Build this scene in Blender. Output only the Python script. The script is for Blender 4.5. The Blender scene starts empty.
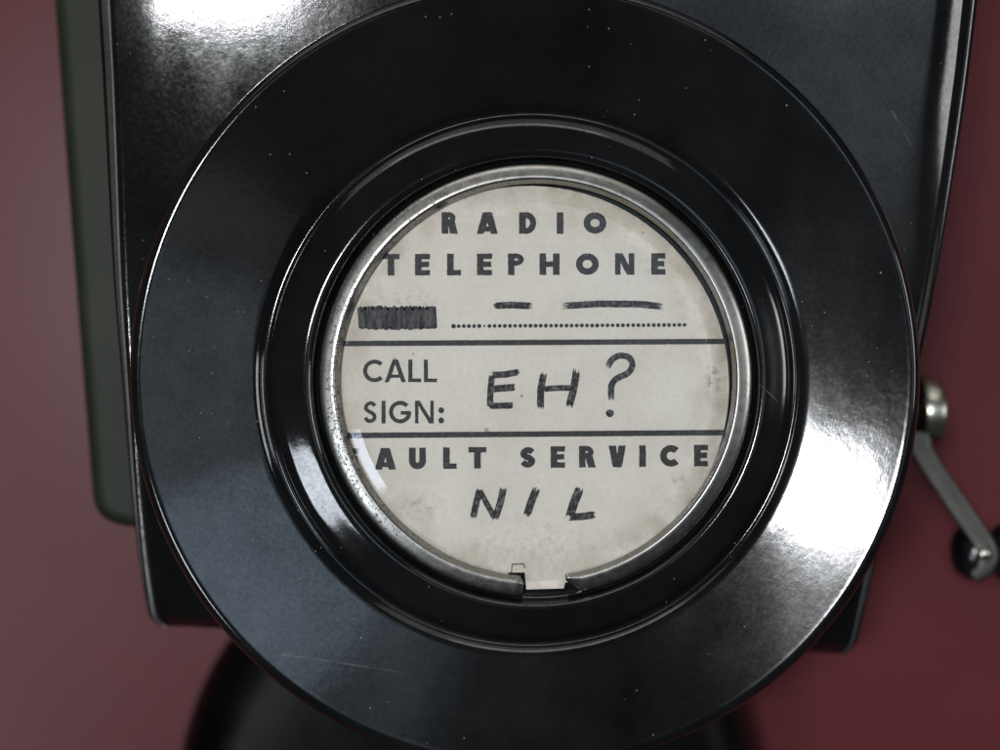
import bpy, bmesh, math, random
from mathutils import Vector
random.seed(7)
U = 0.00014            # metres per measured unit on the plane of the paper card
D = 0.2 / U            # camera distance in the same unit
C = bpy.context.scene.collection

# ------------------------------------------------------------------ helpers
def P(px, py, d=0.0):
    """measured position on the card plane, d = height above it (towards the viewer) -> world metres"""
    f = (D - d) / D
    return Vector(((px - 500) * U * f, -d * U, (375 - py) * U * f))

def obj(name, me, mats, parent=None, loc=Vector((0, 0, 0))):
    o = bpy.data.objects.new(name, me)
    C.objects.link(o)
    for m in (mats if isinstance(mats, (list, tuple)) else [mats]):
        me.materials.append(m)
    if parent is not None:
        o.parent = parent
        o.location = loc - world_loc(parent)
    else:
        o.location = loc
    return o

def world_loc(o):
    v = Vector(o.location)
    while o.parent is not None:
        o = o.parent
        v += Vector(o.location)
    return v

def mesh_from(name, verts, faces, smooth=True):
    me = bpy.data.meshes.new(name)
    me.from_pydata([tuple(v) for v in verts], [], faces)
    me.update()
    bm = bmesh.new(); bm.from_mesh(me)
    bmesh.ops.recalc_face_normals(bm, faces=bm.faces[:])
    bm.to_mesh(me); bm.free()
    if smooth:
        for p in me.polygons: p.use_smooth = len(p.vertices) < 12
    return me

def interp(table, y):
    if y <= table[0][0]:
        a, b = table[0], table[1]
    elif y >= table[-1][0]:
        a, b = table[-2], table[-1]
    else:
        for a, b in zip(table, table[1:]):
            if a[0] <= y <= b[0]: break
    t = (y - a[0]) / (b[0] - a[0])
    return a[1] + (b[1] - a[1]) * t

def smooth_table(table, y, w=45):
    return sum(interp(table, y + k * w / 4) for k in range(-4, 5)) / 9

def grid_faces(nr, nc, closed=False):
    f = []
    for i in range(nr - 1):
        for j in range(nc if closed else nc - 1):
            k = (j + 1) % nc
            f.append((i * nc + j, i * nc + k, (i + 1) * nc + k, (i + 1) * nc + j))
    return f

# ------------------------------------------------------------------ materials
class NT:
    def __init__(s, name):
        s.m = bpy.data.materials.new(name); s.m.use_nodes = True
        s.t = s.m.node_tree; s.n = s.t.nodes; s.l = s.t.links
        s.b = s.n['Principled BSDF']
        s.co = s.n.new('ShaderNodeTexCoord')
    def link(s, a, b): s.l.new(a, b)
    def set(s, **k):
        for kk, v in k.items():
            s.b.inputs[kk.replace('_', ' ')].default_value = v
    def mapping(s, scale=(1, 1, 1), loc=(0, 0, 0), rot=(0, 0, 0), src=None):
        m = s.n.new('ShaderNodeMapping'); m.inputs['Scale'].default_value = scale
        m.inputs['Location'].default_value = loc; m.inputs['Rotation'].default_value = rot
        s.link(src or s.co.outputs['Object'], m.inputs['Vector']); return m.outputs[0]
    def noise(s, scale, detail=3, rough=.5, vec=None, dist=0):
        n = s.n.new('ShaderNodeTexNoise'); n.inputs['Scale'].default_value = scale
        n.inputs['Detail'].default_value = detail; n.inputs['Roughness'].default_value = rough
        n.inputs['Distortion'].default_value = dist
        s.link(vec or s.co.outputs['Object'], n.inputs['Vector']); return n.outputs['Fac']
    def voronoi(s, scale, vec=None, rnd=1, out='Distance'):
        n = s.n.new('ShaderNodeTexVoronoi'); n.inputs['Scale'].default_value = scale
        n.inputs['Randomness'].default_value = rnd
        s.link(vec or s.co.outputs['Object'], n.inputs['Vector']); return n.outputs[out]
    def ramp(s, fac, stops, interp='LINEAR'):
        r = s.n.new('ShaderNodeValToRGB'); e = r.color_ramp.elements
        r.color_ramp.interpolation = interp
        while len(e) < len(stops): e.new(.5)
        for el, (p, c) in zip(e, stops):
            el.position = p
            el.color = (c, c, c, 1) if not isinstance(c, tuple) else (*c, 1)
        s.link(fac, r.inputs[0]); return r.outputs[0]
    def math(s, op, a, b=None, clamp=False):
        m = s.n.new('ShaderNodeMath'); m.operation = op; m.use_clamp = clamp
        for i, v in enumerate((a, b)):
            if v is None: continue
            if isinstance(v, (int, float)): m.inputs[i].default_value = v
            else: s.link(v, m.inputs[i])
        return m.outputs[0]
    def mix(s, fac, a, b):
        m = s.n.new('ShaderNodeMix'); m.data_type = 'RGBA'
        for sock, v in ((m.inputs[0], fac), (m.inputs[6], a), (m.inputs[7], b)):
            if isinstance(v, (int, float)): sock.default_value = v
            elif isinstance(v, tuple): sock.default_value = (*v, 1)
            else: s.link(v, sock)
        return m.outputs[2]
    def bump(s, h, strength=.1, dist=.0001, normal=None):
        b = s.n.new('ShaderNodeBump'); b.inputs['Strength'].default_value = strength
        b.inputs['Distance'].default_value = dist
        s.link(h, b.inputs['Height'])
        if normal: s.link(normal, b.inputs['Normal'])
        return b.outputs[0]
    def sep(s):
        x = s.n.new('ShaderNodeSeparateXYZ'); s.link(s.co.outputs['Object'], x.inputs[0]); return x.outputs
    def segment(s, a, b, w):
        """mask of a thin scratch from a to b in the object's XZ plane (metres)"""
        xyz = s.sep()
        L = math.hypot(b[0] - a[0], b[1] - a[1]); ux, uz = (b[0] - a[0]) / L, (b[1] - a[1]) / L
        dx = s.math('SUBTRACT', xyz[0], a[0]); dz = s.math('SUBTRACT', xyz[2], a[1])
        along = s.math('ADD', s.math('MULTIPLY', dx, ux), s.math('MULTIPLY', dz, uz))
        perp = s.math('ABSOLUTE', s.math('SUBTRACT', s.math('MULTIPLY', dx, uz), s.math('MULTIPLY', dz, ux)))
        m = s.math('SUBTRACT', 1, s.math('DIVIDE', perp, w), clamp=True)
        m = s.math('MULTIPLY', m, s.math('GREATER_THAN', along, 0))
        m = s.math('MULTIPLY', m, s.math('LESS_THAN', along, L))
        fade = s.math('SUBTRACT', 1, s.math('DIVIDE', along, L * 1.1), clamp=True)
        m = s.math('MULTIPLY', m, s.ramp(s.noise(500, 3, .6), [(.35, .15), (.6, .8)]))
        return s.math('MULTIPLY', m, fade)

def bakelite(name, rough=.2, speck=1.0, polar=False, scratches=(), graininess=1.0, base=.0035, spec=.5):
    t = NT(name)
    mottled = t.noise(90, 4, .6)
    col = t.ramp(mottled, [(.3, (base * .8, base * .85, base * .9)), (.75, (base * 1.7, base * 1.75, base * 1.8))])
    # dust specks of several sizes
    v1 = t.voronoi(230); v2 = t.voronoi(560)
    s1 = t.math('MULTIPLY', t.math('LESS_THAN', v1, .021 * speck), t.math('GREATER_THAN', t.noise(33, 3, .6), .5)); s2 = t.math('LESS_THAN', v2, .038 * speck)
    gate = t.math('GREATER_THAN', t.noise(60, 2), .53)
    specks = t.math('MAXIMUM', s1, t.math('MULTIPLY', s2, gate))
    haze = t.math('MULTIPLY', t.ramp(t.noise(35, 5, .65), [(.42, 0.0), (.8, 1.0)]), .007)
    for a, b, w in scratches:
        specks = t.math('MAXIMUM', specks, t.segment(a, b, w))
    col = t.mix(haze, col, (.5, .52, .55))
    col = t.mix(t.math('MULTIPLY', specks, .34), col, (.42, .42, .40))
    t.link(col, t.b.inputs['Base Color'])
    r = t.math('MULTIPLY_ADD', t.noise(1500, 3, .6), .08 * graininess)
    t.n[-1].inputs[2].default_value = rough - .05 * graininess
    wipes = t.math('MULTIPLY', t.ramp(t.noise(28, 4, .6, vec=t.mapping((1, 1, .35), rot=(0, .5, 0))), [(.4, 0.0), (.7, 1.0)]), .09)
    r = t.math('ADD', r, wipes)
    r = t.math('ADD', r, t.math('MULTIPLY', specks, .5), clamp=True)
    t.link(r, t.b.inputs['Roughness'])
    t.set(IOR=1.56, Specular_IOR_Level=spec)
    sp_ = t.math('ADD', t.math('MULTIPLY', t.noise(45, 5, .65), .5), t.math('MULTIPLY', t.noise(1900, 4, .75), .5))
    sp_ = t.math('MULTIPLY', t.ramp(sp_, [(.38, .62), (.62, 1.2)]), spec)
    t.link(sp_, t.b.inputs['Specular IOR Level'])
    h = t.math('ADD', t.math('MULTIPLY', t.noise(1500, 3, .6), .5), t.math('MULTIPLY', t.noise(4200, 2, .5), .5))
    nrm = t.bump(h, .12 * graininess, .00004)
    nrm = t.bump(t.noise(260, 3, .6), .22, .00005, nrm)
    if polar:
        xyz = t.sep()
        rr = t.math('SQRT', t.math('ADD', t.math('MULTIPLY', xyz[0], xyz[0]), t.math('MULTIPLY', xyz[2], xyz[2])))
        cmb = t.n.new('ShaderNodeCombineXYZ')
        t.link(t.math('MULTIPLY', rr, 2600), cmb.inputs[0])
        t.link(t.math('MULTIPLY', xyz[0], 40), cmb.inputs[1]); t.link(t.math('MULTIPLY', xyz[2], 40), cmb.inputs[2])
        nrm = t.bump(t.noise(1, 3, .6, vec=cmb.outputs[0]), .028, .00006, nrm)
    t.link(nrm, t.b.inputs['Normal'])
    return t.m

def red_wall():
    t = NT('red_paint')
    col = t.ramp(t.noise(25, 5, .6), [(.3, (.088, .0180, .0210)), (.7, (.108, .0218, .0252))])
    grain = t.noise(1500, 2, .7)
    col = t.mix(t.math('MULTIPLY', t.ramp(grain, [(.35, 0.0), (.65, 1.0)]), .25), col, (.06, .013, .016))
    t.link(col, t.b.inputs['Base Color'])
    t.set(Roughness=.38, Specular_IOR_Level=.17)
    t.link(t.bump(t.noise(700, 3), .12, .0002), t.b.inputs['Normal'])
    return t.m

def olive():
    t = NT('olive_paint')
    col = t.ramp(t.noise(60, 4), [(.3, (.010, .0135, .0065)), (.7, (.017, .0205, .0105))])
    t.link(col, t.b.inputs['Base Color']); t.set(Roughness=.55, Specular_IOR_Level=.2)
    return t.m

def steel(name, pit=False, tint=(.62, .61, .58), rough=.28):
    t = NT(name)
    t.set(Metallic=1.0)
    col = t.ramp(t.noise(500, 4, .6), [(.3, tuple(c * .8 for c in tint)), (.7, tint)])
    r = t.math('MULTIPLY_ADD', t.noise(800, 4, .6), .22)
    t.n[-1].inputs[2].default_value = rough - .1
    if pit:
        xyz = t.sep()
        side = t.math('MULTIPLY_ADD', xyz[0], -28.0); t.n[-1].inputs[2].default_value = -.30
        pits = t.ramp(t.math('ADD', t.noise(2600, 4, .75), t.math('MULTIPLY', side, .13)), [(.56, 0.0), (.66, 1.0)])
        col = t.mix(t.math('MULTIPLY', pits, .85), col, (.03, .028, .025))
        r = t.math('ADD', r, t.math('MULTIPLY', pits, .35))
        tarn = t.ramp(t.noise(120, 4, .6), [(.45, 0.0), (.75, 1.0)])
        col = t.mix(t.math('MULTIPLY', tarn, .45), col, (.22, .19, .13))
    t.link(col, t.b.inputs['Base Color']); t.link(r, t.b.inputs['Roughness'])
    t.link(t.bump(t.noise(1800, 3), .12, .00005), t.b.inputs['Normal'])
    return t.m

PAPER = (.56, .535, .465)
def paper():
    t = NT('aged_paper')
    fib = t.noise(1400, 4, .7)
    col = t.ramp(fib, [(.3, (.615, .58, .52)), (.7, (.69, .655, .593))])
    blotch = t.ramp(t.noise(110, 5, .65), [(.45, 0.0), (.8, 1.0)])
    col = t.mix(t.math('MULTIPLY', blotch, .30), col, (.40, .345, .25))
    xyz = t.sep()
    rr = t.math('SQRT', t.math('ADD', t.math('MULTIPLY', xyz[0], xyz[0]), t.math('MULTIPLY', xyz[2], xyz[2])))
    edge = t.math('MULTIPLY', t.math('SUBTRACT', rr, .0215), 150, clamp=True)
    edge = t.math('MULTIPLY', edge, t.ramp(t.noise(230, 5, .7), [(.35, 0.0), (.65, 1.0)]))
    col = t.mix(t.math('MULTIPLY', edge, .6), col, (.27, .20, .13))
    spots = t.math('MULTIPLY', t.math('LESS_THAN', t.voronoi(260, vec=t.mapping((1, 0, 1))), .085), t.math('GREATER_THAN', t.noise(140, 2), .56))
    col = t.mix(t.math('MULTIPLY', spots, .55), col, (.16, .12, .09))
    # grubby patch at the right-hand side and smears low on the left and right
    for (cx, cz, rad, sx, amt) in ((.0258, .0009, .0030, 1.8, .85), (-.0152, -.0169, .0026, .6, .5), (.0208, -.0131, .0016, 1, .7), (.001, -.0226, .006, .35, .25), (-.0165, .0121, .0022, .45, .4)):
        dx = t.math('MULTIPLY', t.math('SUBTRACT', xyz[0], cx), sx); dz = t.math('SUBTRACT', xyz[2], cz)
        dd = t.math('SQRT', t.math('ADD', t.math('MULTIPLY', dx, dx), t.math('MULTIPLY', dz, dz)))
        m = t.math('SUBTRACT', 1, t.math('DIVIDE', dd, rad), clamp=True)
        m = t.math('MULTIPLY', m, t.ramp(t.noise(900, 4, .7), [(.48, 0.0), (.62, 1.0)]))
        col = t.mix(t.math('MULTIPLY', m, amt), col, (.15, .11, .08))
    t.link(col, t.b.inputs['Base Color']); t.set(Roughness=.6, Specular_IOR_Level=.3)
    t.link(t.bump(fib, .08, .0001), t.b.inputs['Normal'])
    return t.m

def ink(name, dark, lo, hi, streak=(1, 1, 1), amt=.6, scale=900):
    t = NT(name)
    f = t.ramp(t.noise(scale, 5, .7, vec=t.mapping(streak)), [(lo, 0.0), (hi, 1.0)])
    col = t.mix(t.math('MULTIPLY', f, amt), dark, (.40, .385, .36))
    t.link(col, t.b.inputs['Base Color']); t.set(Roughness=.6, Specular_IOR_Level=.25)
    return t.m

def clear_film():
    t = NT('clear_acetate')
    out = t.n['Material Output']
    tr = t.n.new('ShaderNodeBsdfTransparent'); tr.inputs[0].default_value = (.97, .965, .94, 1)
    gl = t.n.new('ShaderNodeBsdfGlossy'); gl.inputs['Roughness'].default_value = .07
    gl.inputs[0].default_value = (.8, .85, 1, 1)
    fr = t.n.new('ShaderNodeFresnel'); fr.inputs['IOR'].default_value = 1.42
    mx = t.n.new('ShaderNodeMixShader')
    t.link(fr.outputs[0], mx.inputs[0]); t.link(tr.outputs[0], mx.inputs[1]); t.link(gl.outputs[0], mx.inputs[2])
    t.link(mx.outputs[0], out.inputs['Surface'])
    return t.m

def mm(px0, py0, cx, cy):   # measured offset to metres in a part's own XZ plane
    return ((px0 - cx) * U, (cy - py0) * U)

M_HOUSE = bakelite('housing_bakelite', rough=.08, speck=1.1, graininess=1.1, scratches=[
    ((P(893, 110, -25).x, P(893, 110, -25).z), (P(921, 156, -25).x, P(921, 156, -25).z), .00013)])
DC = (525, 375)
M_DISC = bakelite('dial_bakelite', rough=.07, speck=1.4, polar=True, graininess=.55, scratches=[
    (mm(285, 648, *DC), mm(405, 669, *DC), .00016), (mm(757, 384, *DC), mm(777, 402, *DC), .0001), (mm(250, 505, *DC), mm(262, 548, *DC), .00006)])
M_KNOB = bakelite('knob_bakelite', rough=.16)
M_BELL = bakelite('cover_bakelite', rough=.34, base=.001, spec=.07)
M_WALL, M_OLIVE = red_wall(), olive()
M_RING = steel('worn_nickel_ring', pit=True, tint=(.36, .354, .335), rough=.29)
M_NICKEL = steel('nickel', tint=(.50, .50, .42), rough=.26)
M_ARM = steel('dull_nickel', tint=(.11, .108, .098), rough=.45)
M_PAPER = paper()
M_PRINT = ink('printing_ink', (.032, .033, .037), .50, .85, amt=.25, scale=1600)
M_MARK = ink('marker_ink', (.016, .017, .022), .47, .78, amt=.60, scale=1500)
M_BLOCK = ink('marker_block_ink', (.018, .019, .026), .45, .8, streak=(1, 1, .25), amt=.42, scale=1500)
M_FILM = clear_film()

# ------------------------------------------------------------------ setting: the red wall
wy = 580 * U
n = 2
me = mesh_from('wall', [(-.6, wy, -.5), (.6, wy, -.5), (.6, wy, .5), (-.6, wy, .5)], [(0, 1, 2, 3)], False)
wall = obj('wall', me, M_WALL); wall['kind'] = 'structure'

# ------------------------------------------------------------------ the telephone
phone = bpy.data.objects.new('wall_telephone', None); C.objects.link(phone)
phone.location = P(503, 650, -580); phone.empty_display_size = .02
phone['label'] = 'black bakelite crank telephone with round paper call sign card, mounted against red wall'
phone['category'] = 'telephone'

# housing: lofted front that curves back towards the bottom
LT = [(-260, 84), (0, 98), (100, 104), (200, 109), (290, 114), (380, 122), (480, 130), (530, 135), (590, 143), (627, 150)]
RT = [(-260, 1006), (0, 978), (100, 966), (200, 950), (290, 935), (400, 911), (560, 876), (640, 858), (660, 854)]
DT = [(-260, 11), (0, -20), (250, -50), (400, -77), (480, -107), (560, -150), (625, -205)]
BACK = -578
def house_row(yl, inset=0.0, drop=0.0):
    yr = yl + 40 - 12 * max(yl, 0) / 620
    xl, xr = smooth_table(LT, yl, 40) + inset, smooth_table(RT, yr, 40) - inset
    d = smooth_table(DT, yl, 60) - drop
    pts = []
    fade = min(1, max(0, (330 - yl) / 260)); rl, rr_ = 2 + 2 * fade, 3 + 4 * fade
    ka, kb = .0007 * fade, .0052 * fade   # the edges soften towards the top
    dl_, dr_ = d - ka * 62 ** 2, d - kb * 44 ** 2
    a = P(xl, yl, dl_ - rl); pts.append(Vector((a.x, -BACK * U, a.z)))
    for k in range(7):
        q = math.pi / 2 * k / 6
        pts.append(P(xl + rl * (1 - math.cos(q)), yl, dl_ - rl * (1 - math.sin(q))))
    for u in [k / 60 for k in range(0, 6)] + [k / 24 for k in range(3, 22)] + [k / 90 for k in range(83, 91)]:
        xx = xl + rl + (xr - xl - rl - rr_) * u
        dd = d - ka * max(0, 62 - (xx - xl - rl)) ** 2 - kb * max(0, 44 - (xr - rr_ - xx)) ** 2
        pts.append(P(xx, yl + (yr - yl) * u, dd))
    for k in range(9):
        q = math.pi / 2 * k / 8
        pts.append(P(xr - rr_ * (1 - math.sin(q)), yr, dr_ - rr_ * .8 * (1 - math.cos(q))))
    a = pts[-1]; pts.append(Vector((a.x, -BACK * U, a.z)))
    return pts
rows = [house_row(y) for y in [-260, -200] + list(range(-150, 606, 18))]
R = 20
for k in range(1, 8):
    q = math.pi / 2 * k / 7
    rows.append(house_row(606 + R * math.sin(q), inset=13 * (1 - math.cos(q)), drop=R * (1 - math.cos(q))))
last = rows[-1]
rows.append([Vector((p.x, max(p.y, -BACK * U - .03), p.z)) for p in last])
rows.append([Vector((p.x, -BACK * U, p.z)) for p in last])
nc = len(rows[0]); V = [p for r in rows for p in r]
F = grid_faces(len(rows), nc)
F.append(tuple(range(nc)))
o0 = P(503, 400, -25)
me = mesh_from('housing', V, F)
obj('housing', me, M_HOUSE, phone, Vector((0, 0, 0)))

# olive back box showing at the left of the housing
def rounded_plate(outline_px, d_front, d_back, bev, cx):
    """outline (measured) extruded back with a rounded front edge"""
    loops = []
    N = len(outline_px)
    for k in range(7):
        q = math.pi / 2 * k / 6
        ins = bev * (1 - math.cos(q)); dd = d_front - bev * (1 - math.sin(q))
        loop = []
        for i, (x, y) in enumerate(outline_px):
            a, b = outline_px[i - 1], outline_px[(i + 1) % N]
            tx, ty = b[0] - a[0], b[1] - a[1]; L = math.hypot(tx, ty)
            loop.append(P(x - ty / L * ins * cx, y + tx / L * ins * cx, dd))
        loops.append(loop)
    back = [Vector((p.x, -d_back * U, p.z)) for p in loops[0]]
    loops = [back] + loops
    mid = sum(loops[-1], Vector()) / N
    loops.append([p.lerp(mid, .03) for p in loops[-1]])
    V = [p for l in loops for p in l]
    F = grid_faces(len(loops), N, True)
    base = (len(loops) - 1) * N
    V.append(sum(loops[-1], Vector()) / N)
    for i in range(N): F.append((base + i, base + (i + 1) % N, len(V) - 1))
    F.append(tuple(range(N)))
    return V, F
def round_corners(pts, rads, n=6):
    out = []
    for i, (p, r) in enumerate(zip(pts, rads)):
        p = Vector(p); a = Vector(pts[i - 1]); b = Vector(pts[(i + 1) % len(pts)])
        if r == 0: out.append(tuple(p)); continue
        u = p + (a - p).normalized() * r; w = p + (b - p).normalized() * r
        for k in range(n + 1):
            t = k / n
            out.append(tuple(u * (1 - t) ** 2 + p * 2 * t * (1 - t) + w * t * t))
    return out
def densify(pts, step=30):
    out = []
    for i, p in enumerate(pts):
        q = pts[(i + 1) % len(pts)]; L = math.hypot(q[0] - p[0], q[1] - p[1]); n = max(1, int(L / step))
        for k in range(n): out.append((p[0] + (q[0] - p[0]) * k / n, p[1] + (q[1] - p[1]) * k / n))
    return out
ol = round_corners([(38, -260), (55, 0), (77, 300), (95, 520), (150, 530), (260, 530), (260, -260)], [0, 0, 150, 26, 0, 0, 0])
V, F = rounded_plate(densify(ol), -230, BACK, 13, -1)
me = mesh_from('back_box', V, F)
front = min(v.co.y for v in me.vertices)
for p in me.polygons:
    if all(me.vertices[i].co.y < front + 2e-6 for i in p.vertices): p.use_smooth = False
obj('back_box', me, M_OLIVE, phone)

# lathe helper: rings of (apparent radius, height) about a centre that may drift
def lathe(profile, centre, origin, seg=192, a0=0, a1=None, scale_fn=None, caps=False):
    closed = a1 is None
    nseg = seg if closed else seg + 1
    V = []
    for j in range(nseg):
        th = 2 * math.pi * j / seg if closed else a0 + (a1 - a0) * j / seg
        for (r, d) in profile:
            cx, cy = centre(r, d)
            if scale_fn: r, d = scale_fn(r, d, th)
            f = (D - d) / D
            V.append(P(cx, cy, d) + Vector((r * U * f * math.cos(th), 0, r * U * f * math.sin(th))) - origin)
    npf = len(profile)
    F = []
    for j in range(nseg if closed else nseg - 1):
        k = (j + 1) % nseg
        for i in range(npf - 1):
            F.append((j * npf + i, k * npf + i, k * npf + i + 1, j * npf + i + 1))
    if caps:
        F.append(tuple(range(npf))); F.append(tuple((nseg - 1) * npf + i for i in range(npf)))
    return V, F

def disc_centre(r, d):
    t = min(1, max(0, (395 - r) / (395 - 217)))
    t = t if r > 266 else t
    # the well sits a little off the flange centre
    if r >= 266: u = (395 - r) / 129.0; return (525 + 5 * max(0, u), 375 + 3 * max(0, u))
    u = min(1, (266 - r) / 49.0); return (530 + 6 * u, 378 + 2 * u)
prof = [(0.01, 0), (120, 0), (212, 0), (215, .2), (217.5, 1.0), (219.2, 2.6), (220.4, 4.8), (221.6, 7.4), (223, 9.6), (225, 11.4), (227, 12.7), (229, 13.1), (231, 13.0),
        (234, 12.35), (238, 11.3), (242, 10.2), (246, 9.15), (249, 8.4), (251.5, 7.75), (253.5, 7.15), (255.2, 6.4), (256.8, 5.45), (258.4, 4.25), (260, 2.85), (261.3, 1.5), (262.6, .2), (264.2, -.8),
        (265.8, -.9), (267.4, -.2), (269.2, 1.3), (271.5, 3.1), (274, 4.6), (277, 5.9)]
dl = prof[-1][1]
for ra, rb in ((277, 281), (281, 290), (290, 305), (305, 320), (320, 335), (335, 350), (350, 364), (364, 375), (375, 381)):
    u = ((ra + rb) / 2 - 277) / 104
    dl += (rb - ra) * (.262 + .036 * u); prof.append((rb, dl))
prof += [(384, dl + .9), (386.5, dl + 1.5), (388.8, dl + 1.5), (390.8, dl + .7), (392.5, dl - .9), (393.8, dl - 3), (394.7, dl - 6), (395, dl - 9), (394.6, dl - 13), (393, dl - 16), (389, dl - 18), (380, dl - 20), (330, 2), (310, -12), (304, -30), (302, -170)]
org = P(525, 375, 0)
V, F = lathe(prof, disc_centre, org, 256)
obj('dial_plate', mesh_from('dial_plate', V, F), M_DISC, phone, org)

# split nickel retaining ring
rc = (536, 380); org = P(*rc, 6)
A0, A1 = math.radians(-81.5), math.radians(266.5)
rp = [(199, 3), (196.8, 4), (196.2, 5.5), (196.6, 7), (198.4, 9.5), (199.6, 11.5), (200.4, 13.2), (201.6, 14.4), (203, 14.8), (206, 14.15), (210, 13.1), (213.2, 12.2), (215.2, 11.0), (216.3, 9.2), (216.6, 7.2), (216.6, 3)]
def ring_scale(r, d, th):
    e = math.degrees(th - A0)
    if e < 4.5 and r > 198: r = 198 + (r - 198) * (.30 + .70 * e / 4.5)
    e2 = math.degrees(A1 - th)
    if e2 < 1.5:
        k = math.sqrt(max(0.0, 1 - (1 - e2 / 1.5) ** 2))
        k = (.45 + .55 * k) if r < 208 else (.75 + .25 * k)
        r = 208 + (r - 208) * k
        d = 3 + (d - 3) * (.8 + .2 * min(1, e2 / .6))
    return r, d
V, F = lathe(rp, lambda r, d: rc, org, 300, A0, A1, ring_scale, True)
obj('retaining_ring', mesh_from('retaining_ring', V, F), M_RING, phone, org)

# ------------------------------------------------------------------ the card
CD = 1.6
cc = (529, 386); corg = P(*cc, CD)
pts = []
NS = 900
for k in range(NS):
    th = 2 * math.pi * k / NS
    r = 200 + random.uniform(-.15, .15)
    x, y = cc[0] + r * math.cos(th), cc[1] - r * math.sin(th)
    if 508 < x <= 525 and y > 572: y = 572.5
    if 525 < x < 564 and y > 560: y = 589.5 - (x - 525) * .03   # straight tongue at the gap in the ring
    pts.append((x, y))
top = [P(x, y, CD) - corg for x, y in pts]; bot = [P(x, y, CD - 1.6) - corg for x, y in pts]
F = [tuple(range(NS)), tuple(range(2 * NS - 1, NS - 1, -1))] + [(k, (k + 1) % NS, NS + (k + 1) % NS, NS + k) for k in range(NS)]
card = obj('label_card', mesh_from('label_card', top + bot, F, False), M_PAPER, phone, corg)

class Ink:
    """flat shapes printed on the card, each a hair above the last so none are coplanar"""
    def __init__(s): s.v, s.f, s.k = [], [], 0
    def poly(s, pts, jit=.22, step=1.6):
        q = []
        for i, a in enumerate(pts):
            b = pts[(i + 1) % len(pts)]
            L = math.hypot(b[0] - a[0], b[1] - a[1]); n = max(1, int(L / step))
            for j in range(n):
                t = j / n
                q.append((a[0] + (b[0] - a[0]) * t + random.gauss(0, jit), a[1] + (b[1] - a[1]) * t + random.gauss(0, jit)))
        d = CD + .10 + .025 * (s.k % 9); s.k += 1
        i0 = len(s.v); s.v += [P(x, y, d) - corg for x, y in q]; s.f.append(tuple(range(i0, i0 + len(q))))
    def strip(s, line, w, jit=.2, wf=None):
        d = CD + .10 + .025 * (s.k % 9); s.k += 1
        n = len(line); i0 = len(s.v)
        for i, p in enumerate(line):
            a, b = line[max(0, i - 1)], line[min(n - 1, i + 1)]
            tx, ty = b[0] - a[0], b[1] - a[1]; L = math.hypot(tx, ty) or 1
            ww = (wf(i / (n - 1)) if wf else 1) * w / 2
            nx, ny = -ty / L, tx / L
            j1, j2 = random.gauss(0, jit), random.gauss(0, jit)
            s.v.append(P(p[0] + nx * (ww + j1), p[1] + ny * (ww + j1), d) - corg)
            s.v.append(P(p[0] - nx * (ww + j2), p[1] - ny * (ww + j2), d) - corg)
        for i in range(n - 1):
            s.f.append((i0 + 2 * i, i0 + 2 * i + 1, i0 + 2 * i + 3, i0 + 2 * i + 2))
    def build(s, name, mat):
        me = mesh_from(name, s.v, s.f, False)
        for p in me.polygons:
            if p.normal.y > 0: p.flip()
        return obj(name, me, mat, card, corg)

def arc(cx, cy, rx, ry, a0, a1, n=28):
    return [(cx + rx * math.cos(math.radians(a0 + (a1 - a0) * k / n)), cy - ry * math.sin(math.radians(a0 + (a1 - a0) * k / n))) for k in range(n + 1)]
def spline(pts, n=8):
    out = []
    for i in range(len(pts) - 1):
        p0, p1, p2, p3 = pts[max(0, i - 1)], pts[i], pts[i + 1], pts[min(len(pts) - 1, i + 2)]
        for k in range(n):
            t = k / n
            out.append(tuple(.5 * (2 * p1[c] + (p2[c] - p0[c]) * t + (2 * p0[c] - 5 * p1[c] + 4 * p2[c] - p3[c]) * t * t + (3 * p1[c] - p0[c] - 3 * p2[c] + p3[c]) * t ** 3) for c in (0, 1)))
    out.append(pts[-1]); return out

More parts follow.
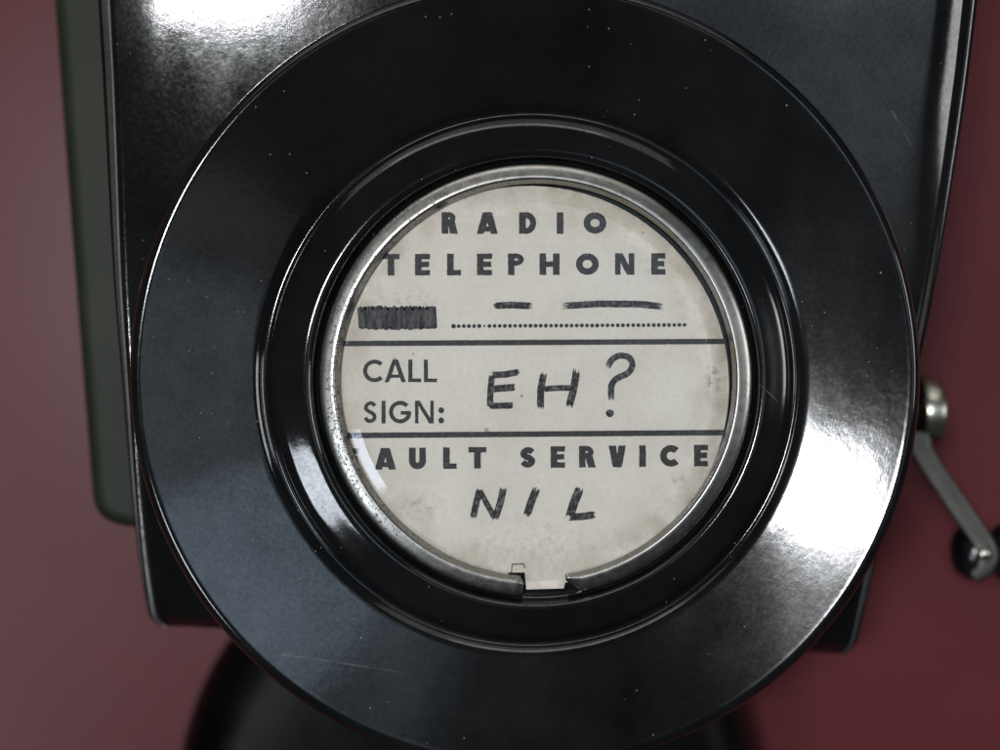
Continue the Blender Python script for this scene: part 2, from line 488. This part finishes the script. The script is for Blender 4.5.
def letter(I, ch, x0, x1, y0, y1, t, th=None, J=.13):
    """geometric sans capital: box x0..x1, y0 (top)..y1 (baseline), stem t, bar th"""
    th = th or t * .82
    w, h = x1 - x0, y1 - y0; m = (y0 + y1) / 2
    R = lambda a, b, c, d: I.poly([(a, b), (c, b), (c, d), (a, d)], J)
    Q = lambda xb, xt, ww: I.poly([(xt - ww / 2, y0), (xt + ww / 2, y0), (xb + ww / 2, y1), (xb - ww / 2, y1)], J)
    if ch == 'E':
        R(x0, y0, x0 + t, y1)
        R(x0 + t * .9, y0, x1, y0 + th); R(x0 + t * .9, m - th / 2 - .2, x1 - w * .06, m + th / 2 - .2); R(x0 + t * .9, y1 - th, x1, y1)
    elif ch == 'F': R(x0, y0, x0 + t, y1); R(x0 + t * .9, y0, x1, y0 + th); R(x0 + t * .9, m - th / 2, x1 - w * .1, m + th / 2)
    elif ch == 'L': R(x0, y0, x0 + t, y1); R(x0 + t * .9, y1 - th, x1, y1)
    elif ch == 'T': R(x0, y0, x1, y0 + th); R((x0 + x1 - t) / 2, y0 + th * .8, (x0 + x1 + t) / 2, y1)
    elif ch == 'I': R((x0 + x1 - t) / 2, y0, (x0 + x1 + t) / 2, y1)
    elif ch == 'H': R(x0, y0, x0 + t, y1); R(x1 - t, y0, x1, y1); R(x0 + t * .9, m - th / 2, x1 - t * .9, m + th / 2)
    elif ch == 'N':
        R(x0, y0, x0 + t * .85, y1); R(x1 - t * .85, y0, x1, y1)
        I.poly([(x0 + t * .1, y0), (x0 + t * 1.15, y0), (x1 - t * .1, y1), (x1 - t * 1.15, y1)], J)
    elif ch == 'A':
        c = (x0 + x1) / 2; k = t * 1.08
        Q(x0 + k / 2, c - k * .12, k); Q(x1 - k / 2, c + k * .12, k)
        R(x0 + w * .25, y1 - h * .34, x1 - w * .25, y1 - h * .34 + th * .9)
    elif ch == 'V':
        c = (x0 + x1) / 2; k = t * 1.08
        Q(c - k * .12, x0 + k / 2, k); Q(c + k * .12, x1 - k / 2, k)
    elif ch == 'O': I.strip(arc((x0 + x1) / 2, m, (w - t) / 2, (h - t) / 2, 90, 450, 44), t, J * .7)
    elif ch == 'C': I.strip(arc(x0 + w * .55, m, w * .55 - t / 2, (h - t) / 2, 44, 316, 36), t, J * .7)
    elif ch == 'G':
        I.strip(arc((x0 + x1) / 2, m, (w - t) / 2, (h - t) / 2, 42, 360, 40), t, J * .7)
        R(x0 + w * .52, m - th * .3, x1 - t * .1, m + th * .7)
    elif ch == 'D':
        R(x0, y0, x0 + t, y1)
        rx = w - t - t / 2
        I.strip([(x0 + t * .9, y0 + th / 2)] + arc(x0 + t, m, rx, h / 2 - th / 2, 90, -90, 26) + [(x0 + t * .9, y1 - th / 2)], th * 1.1, J * .6)
    elif ch in 'PR':
        R(x0, y0, x0 + t, y1)
        bh = h * .56
        rx = w - t * 1.5 - (w * .10 if ch == 'R' else 0); ex = x0 + t
        I.strip([(x0 + t * .9, y0 + th * .45)] + arc(ex, y0 + bh / 2, rx, bh / 2 - th * .45, 90, -90, 22) + [(x0 + t * .9, y0 + bh - th * .45)], th * .95, J * .6)
        if ch == 'R':
            I.poly([(x0 + w * .36, y0 + bh - th * .4), (x0 + w * .36 + t * 1.05, y0 + bh - th * .6), (x1, y1), (x1 - t * 1.15, y1)], J)
    elif ch == 'U':
        r = (w - t) / 2
        I.strip([(x0 + t / 2, y0), (x0 + t / 2, y0 + h * .3)] + arc((x0 + x1) / 2, y1 - r - t / 2, r, r, 180, 360, 24) + [(x1 - t / 2, y0 + h * .3), (x1 - t / 2, y0)], t, J * .7)
    elif ch == 'S':
        k = t / 2
        S = [(.93, .17), (.72, .04), (.42, .03), (.14, .16), (.12, .34), (.40, .47), (.66, .55), (.90, .70), (.84, .88), (.55, .985), (.25, .95), (.04, .80)]
        I.strip(spline([(x0 + k * .7 + (w - k * 1.4) * a, y0 + k + (h - 2 * k) * b) for a, b in S], 6), t * .92, J * .6)
    elif ch == ':':
        r = w / 2
        for yy in (y1 - h * .58, y1 - r): I.poly(arc((x0 + x1) / 2, yy, r, r, 0, 342, 19), .1)

pr = Ink()
for ch, a, b in (('R', 441.6, 458), ('A', 476.6, 498), ('D', 519, 536.5), ('I', 556.5, 563.7), ('O', 583.6, 606.4)): letter(pr, ch, a, b, 212.2, 233.8, 6.8)
for i, (ch, a, b) in enumerate((('T', 382.5, 399.5), ('E', 415, 430), ('L', 447, 461), ('E', 477, 492), ('P', 508, 524.6), ('H', 539.6, 559.6), ('O', 576, 598.8), ('N', 615, 634.4), ('E', 651.3, 665.4))):
    letter(pr, ch, a, b, 253.9 - i * .1, 275.6 - i * .12, 6.6)
for ch, a, b in (('C', 363, 384), ('A', 384.6, 406), ('L', 408.3, 421.2), ('L', 423.8, 437.2)): letter(pr, ch, a, b, 359.6, 382.2, 4.1, 3.7, .11)
for ch, a, b in (('S', 363.4, 377), ('I', 381, 386), ('G', 389, 411.4), ('N', 415, 433.8), (':', 438.2, 444.2)): letter(pr, ch, a, b, 400.8, 423.4, 4.1, 3.7, .11)
for ch, a, b in (('F', 345, 359), ('A', 374.6, 396), ('U', 409, 426), ('L', 443, 456.7), ('T', 468.4, 486.4), ('S', 520, 535.4), ('E', 550.6, 565), ('R', 579, 596), ('V', 608.6, 626), ('I', 639, 646), ('C', 660, 680), ('E', 694, 708)):
    k = (a - 375) / 333 * 3.4
    letter(pr, ch, a, b, 448 - k, 469.6 - k, 6.7)
for (xa, ya, xb, yb, w) in ((341, 343.6, 725.5, 341.4, 5.4), (345, 435.6, 725, 432.6, 5.6)):
    n = 120
    pr.strip([(xa + (xb - xa) * i / n, ya + (yb - ya) * i / n) for i in range(n + 1)], w, .07)
n = 46
for i in range(n):
    x = 453.5 + (684.5 - 453.5) * i / (n - 1); y = 326.2 - i * .028; r = 2.05 if i else 2.5
    if i == 6: r = 1.3
    pr.poly(arc(x, y, r + random.uniform(-.2, .1), r + random.uniform(-.2, .1), 0, 330, 11), .08, 3)
for (xa, ya, xb, yb) in ((511.5, 573, 512, 564.5), (512, 564.3, 524, 563.8), (524.2, 564, 524.6, 568)):
    pr.strip([(xa + (xb - xa) * k / 8, ya + (yb - ya) * k / 8) for k in range(9)], 1.1, .1)
pr.build('printed_lettering', M_PRINT)

hw = Ink()
def brush(line, w, n=11, rag=.10):
    rag *= .62
    w *= 1.36
    """felt-pen stroke: strands of uneven length side by side"""
    L = sum(math.hypot(b[0] - a[0], b[1] - a[1]) for a, b in zip(line, line[1:]))
    m = 40
    dense = []
    cum = [0]
    for a, b in zip(line, line[1:]): cum.append(cum[-1] + math.hypot(b[0] - a[0], b[1] - a[1]))
    def at(s):
        s = max(0, min(L, s))
        for i in range(len(line) - 1):
            if s <= cum[i + 1] + 1e-9:
                t = (s - cum[i]) / (cum[i + 1] - cum[i]); a, b = line[i], line[i + 1]
                return (a[0] + (b[0] - a[0]) * t, a[1] + (b[1] - a[1]) * t)
    for k in range(n):
        off = (k / (n - 1) - .5) * w * .8
        s0 = random.uniform(0, rag) * L; s1 = L - random.uniform(0, rag) * L
        raw = [at(s0 + (s1 - s0) * i / m) for i in range(m + 1)]
        ln = []
        for i, p in enumerate(raw):
            a, b = raw[max(0, i - 1)], raw[min(m, i + 1)]
            tx, ty = b[0] - a[0], b[1] - a[1]; q = math.hypot(tx, ty) or 1
            ln.append((p[0] - ty / q * off, p[1] + tx / q * off))
        hw.strip(ln, w * .8 / (n - 1) * 1.6, .10, lambda u: min(1, .35 + 6 * u, .35 + 6 * (1 - u)))
Z = lambda X, Y: (460 + X * .2, 340 + Y * .2)
brush([Z(160, 175), Z(152, 260), Z(150, 338)], 5.0, rag=.05)
brush([Z(152, 176), Z(230, 172), Z(302, 158)], 5.2, rag=.14)
brush([Z(160, 245), Z(278, 236)], 5.6, rag=.12)
brush([Z(146, 330), Z(268, 327)], 5.0, rag=.06)
brush([Z(420, 158), Z(403, 250), Z(402, 348)], 5.6, rag=.14)
brush([Z(585, 145), Z(567, 250), Z(543, 342)], 6.0, rag=.16)
brush([Z(412, 246), Z(490, 240), Z(568, 240)], 4.6, rag=.08)
brush(spline([Z(738, 140), Z(758, 100), Z(800, 78), Z(845, 88), Z(862, 125), Z(840, 165), Z(785, 192), Z(757, 230), Z(757, 302)], 7), 5.0, rag=.035)
hw.poly(arc(*Z(750, 367), 4.0, 3.8, 0, 340, 17), .25)
Z = lambda X, Y: (400 + X * .24, 450 + Y * .24)
brush([Z(303, 288), Z(318, 220), Z(333, 160)], 5.2, rag=.12)
brush([Z(330, 165), Z(362, 225), Z(398, 288)], 4.6, rag=.06)
brush([Z(395, 288), Z(418, 220), Z(432, 155)], 5.6, rag=.16)
brush([Z(526, 282), Z(545, 220), Z(572, 155)], 6.2, rag=.2)
brush([Z(752, 155), Z(725, 220), Z(705, 286)], 7.0, rag=.16)
brush([Z(700, 280), Z(760, 277), Z(818, 268)], 5.8, rag=.16)
brush([(493, 306), (510, 305), (533, 306)], 5.4, rag=.14)
brush([(562, 306), (600, 303.8), (640, 304.2), (664, 306.6)], 5.4, rag=.08)
hw.build('handwriting', M_MARK)

bl = Ink()
bl.poly([(360, 308.6), (398, 307.6), (433.5, 309.2), (434, 327.4), (396, 328.6), (361, 327)], .4)
for k in range(88):
    x = 359.5 + 75 * k / 87 + random.uniform(-.9, .9)
    lean = random.uniform(-1.6, 1.6)
    t0 = 307.2 + random.gauss(0, .45) + random.choice((0, 0, 0, -.6)) - .9 * math.sin(k / 87 * math.pi * 2.2) ** 2
    b0 = 328.4 + random.gauss(0, .5) + 1.2 * math.sin(k / 87 * math.pi)
    ww = random.uniform(1.8, 3.0)
    bl.strip([(x + lean * (i / 10 - .5), t0 + (b0 - t0) * i / 10) for i in range(11)], ww, .12, lambda u: min(1, .6 + 5 * u, .6 + 5 * (1 - u)))
for y in (308.5, 311.5, 325, 327.5):
    bl.strip([(359 + 76 * i / 30, y + random.gauss(0, .25)) for i in range(31)], 2.2, .25)
bl.build('marker_block', M_BLOCK)

# clear film over the card, rising gently at its rim
fo = P(536, 380, 6)
fprof = [(.05, 7.6), (80, 7.6), (150, 7.6), (178.6, 7.6), (179, 7.45), (184, 6.05), (189, 4.65), (194, 3.15), (198, 2.0)]
V, F = lathe(fprof, lambda r, d: (533, 383) , fo, 512)
F.append(tuple(j * len(fprof) for j in range(512)))
obj('clear_cover', mesh_from('clear_cover', V, F, False), M_FILM, phone, fo)

# ------------------------------------------------------------------ rounded cover under the housing, on the wall
bo = P(468, 806, -400)
bp = [(292, BACK), (292, -470), (291, -440), (288, -415), (281, -392), (270, -374), (254, -362), (232, -356), (180, -352), (90, -349), (.05, -348)]
V, F = lathe(bp, lambda r, d: (468, 806), bo, 128)
obj('bell_cover', mesh_from('bell_cover', V, F), M_BELL, phone, bo)

# ------------------------------------------------------------------ crank on the right-hand side
ho = P(905, 412, -300)
crank = bpy.data.objects.new('crank', None); C.objects.link(crank); crank.parent = phone
crank.location = ho - Vector(phone.location); crank.empty_display_size = .01
fS = (D + 300) / D
def axle_lathe(prof, origin, seg=48):
    """turned about the X axis: (x offset, radius) in measured units at the crank's depth"""
    V = []
    for j in range(seg):
        th = 2 * math.pi * j / seg
        for x, r in prof: V.append((x * U * fS, r * U * fS * math.cos(th), r * U * fS * math.sin(th)))
    npf = len(prof)
    F = [(j * npf + i, ((j + 1) % seg) * npf + i, ((j + 1) % seg) * npf + i + 1, j * npf + i + 1) for j in range(seg) for i in range(npf - 1)]
    F.append(tuple(j * npf for j in range(seg))); F.append(tuple(j * npf + npf - 1 for j in range(seg)))
    return V, F
V, F = axle_lathe([(-60, 14), (8, 14), (9, 30), (10.5, 34), (13, 36), (27, 36), (31, 34.5), (34, 31), (35, 26), (35.5, 2)], ho)
obj('hub', mesh_from('hub', V, F), M_NICKEL, crank, ho)
# arm: flat bar with rounded edges, from the hub down and outward, ending in an eye
path = [(922, 430, -288), (920, 446, -287), (924, 458, -286), (934, 472, -284), (950, 497, -280), (966, 520, -276), (979, 538, -273), (987, 550, -272), (989, 560, -272), (985, 570, -273), (975, 578, -276)]
path = []
ctrl = [(921, 432), (921, 448), (931, 466), (949, 492), (966, 517), (980, 537), (987, 550), (988, 561), (983, 571), (974, 577)]
sp = spline(ctrl, 5)
V = []
ns = 16
for i, (x, y) in enumerate(sp):
    u = i / (len(sp) - 1)
    a, b = sp[max(0, i - 1)], sp[min(len(sp) - 1, i + 1)]
    tx, ty = b[0] - a[0], b[1] - a[1]; L = math.hypot(tx, ty); nx, ny = -ty / L, tx / L
    w = 11.5 - 1.5 * u if u < .75 else 10.4 - 13 * (u - .75)
    if u < .04: w *= .75
    dep = -262 + 10 * u
    for k in range(ns):
        q = 2 * math.pi * k / ns
        cw = math.copysign(abs(math.cos(q)) ** .6, math.cos(q)); sw = math.copysign(abs(math.sin(q)) ** .6, math.sin(q))
        V.append(P(x + nx * w * cw, y + ny * w * cw, dep + 6 * sw) - ho)
F = grid_faces(len(sp), ns, True) + [tuple(range(ns)), tuple(range((len(sp) - 1) * ns, len(sp) * ns))]
obj('arm', mesh_from('arm', V, F), M_ARM, crank, ho)
ko = P(984, 552, -285)
V, F = axle_lathe([(-30, 2), (-29.5, 9), (-29, 16), (-26, 22), (-17, 28), (-8, 27), (-2, 19), (3, 17), (8, 19), (13, 26), (24, 31), (40, 33), (58, 31), (72, 24), (79, 14), (80, 2)], ko)
obj('knob', mesh_from('knob', V, F), M_KNOB, crank, ko)
# rivet on the arm's eye
ro = P(984, 555, -240)
rpf = [(.05, -238), (3, -238.5), (5.5, -240), (7, -243), (7.4, -249)]
V, F = lathe(rpf, lambda r, d: (985, 554), ro, 32)
obj('rivet', mesh_from('rivet', V, F), M_NICKEL, crank, ro)

# ------------------------------------------------------------------ light: windows and sky behind the camera, plus added fill lamps
def lamp(name, loc, target, sx, sy, radiance, col):
    l = bpy.data.lights.new(name, 'AREA'); l.shape = 'RECTANGLE'; l.size = sx; l.size_y = sy
    l.energy = radiance * math.pi * sx * sy; l.color = col
    o = bpy.data.objects.new(name, l); C.objects.link(o); o.location = loc
    o.rotation_euler = (Vector(target) - Vector(loc)).to_track_quat('-Z', 'Y').to_euler()
    return o
T = (0, 0, 0)
lamp('window_light', (-.255, -1.0, .115), T, .13, .095, 165, (.95, .97, 1))
lamp('low_window_light', (-.60, -1.0, -.33), T, .26, .24, 16, (.84, .91, 1))
lamp('sky_light', (.30, -1.0, .15), T, .54, .50, .45, (.68, .83, 1)).data.shape = 'ELLIPSE'
lamp('bright_sky_light', (.285, -1.02, .20), T, .24, .22, 1.25, (.62, .80, 1)).data.shape = 'ELLIPSE'
lamp('sheen_fill_light', (.40, -1.03, -.04), T, .40, .36, .22, (.88, .93, 1)).data.shape = 'ELLIPSE'  # added dim fill, gives the housing's upper right its grey sheen
lamp('upper_fill_light', (-.2, -.95, 1.3), T, 1.3, .3, 2.2, (.93, .95, 1))  # added fill strip for the wall's upper corners, not a real window
lamp('right_edge_fill_light', (1.05, -.75, .12), T, .34, .4, 7, (.95, .97, 1))  # added fill that brightens the housing's right edge, not a real window
lamp('overhead_fill_light', (-.10, -.50, 1.15), T, 1.8, 1.0, .70, (1, .955, .88))  # added soft overhead fill to lift the card, no actual fitting

w = bpy.data.worlds.new('World'); bpy.context.scene.world = w; w.use_nodes = True
bg = w.node_tree.nodes['Background']; bg.inputs[0].default_value = (.9, .95, 1, 1); bg.inputs[1].default_value = .035

# ------------------------------------------------------------------ camera
cam = bpy.data.cameras.new('camera'); co = bpy.data.objects.new('camera', cam); C.objects.link(co)
co.location = (0, -.2, 0); co.rotation_euler = (math.pi / 2, 0, 0)
cam.sensor_width = 36; cam.lens = 36 * .2 / (1000 * U)
cam.clip_start = .01; cam.clip_end = 20
cam.dof.use_dof = True; cam.dof.focus_distance = .2 - .0006; cam.dof.aperture_fstop = 9.0
sc = bpy.context.scene; sc.camera = co
sc.view_settings.view_transform = 'Standard'; sc.view_settings.look = 'None'
sc.view_settings.exposure = 0; sc.view_settings.gamma = 1
sc.render.engine = 'CYCLES'
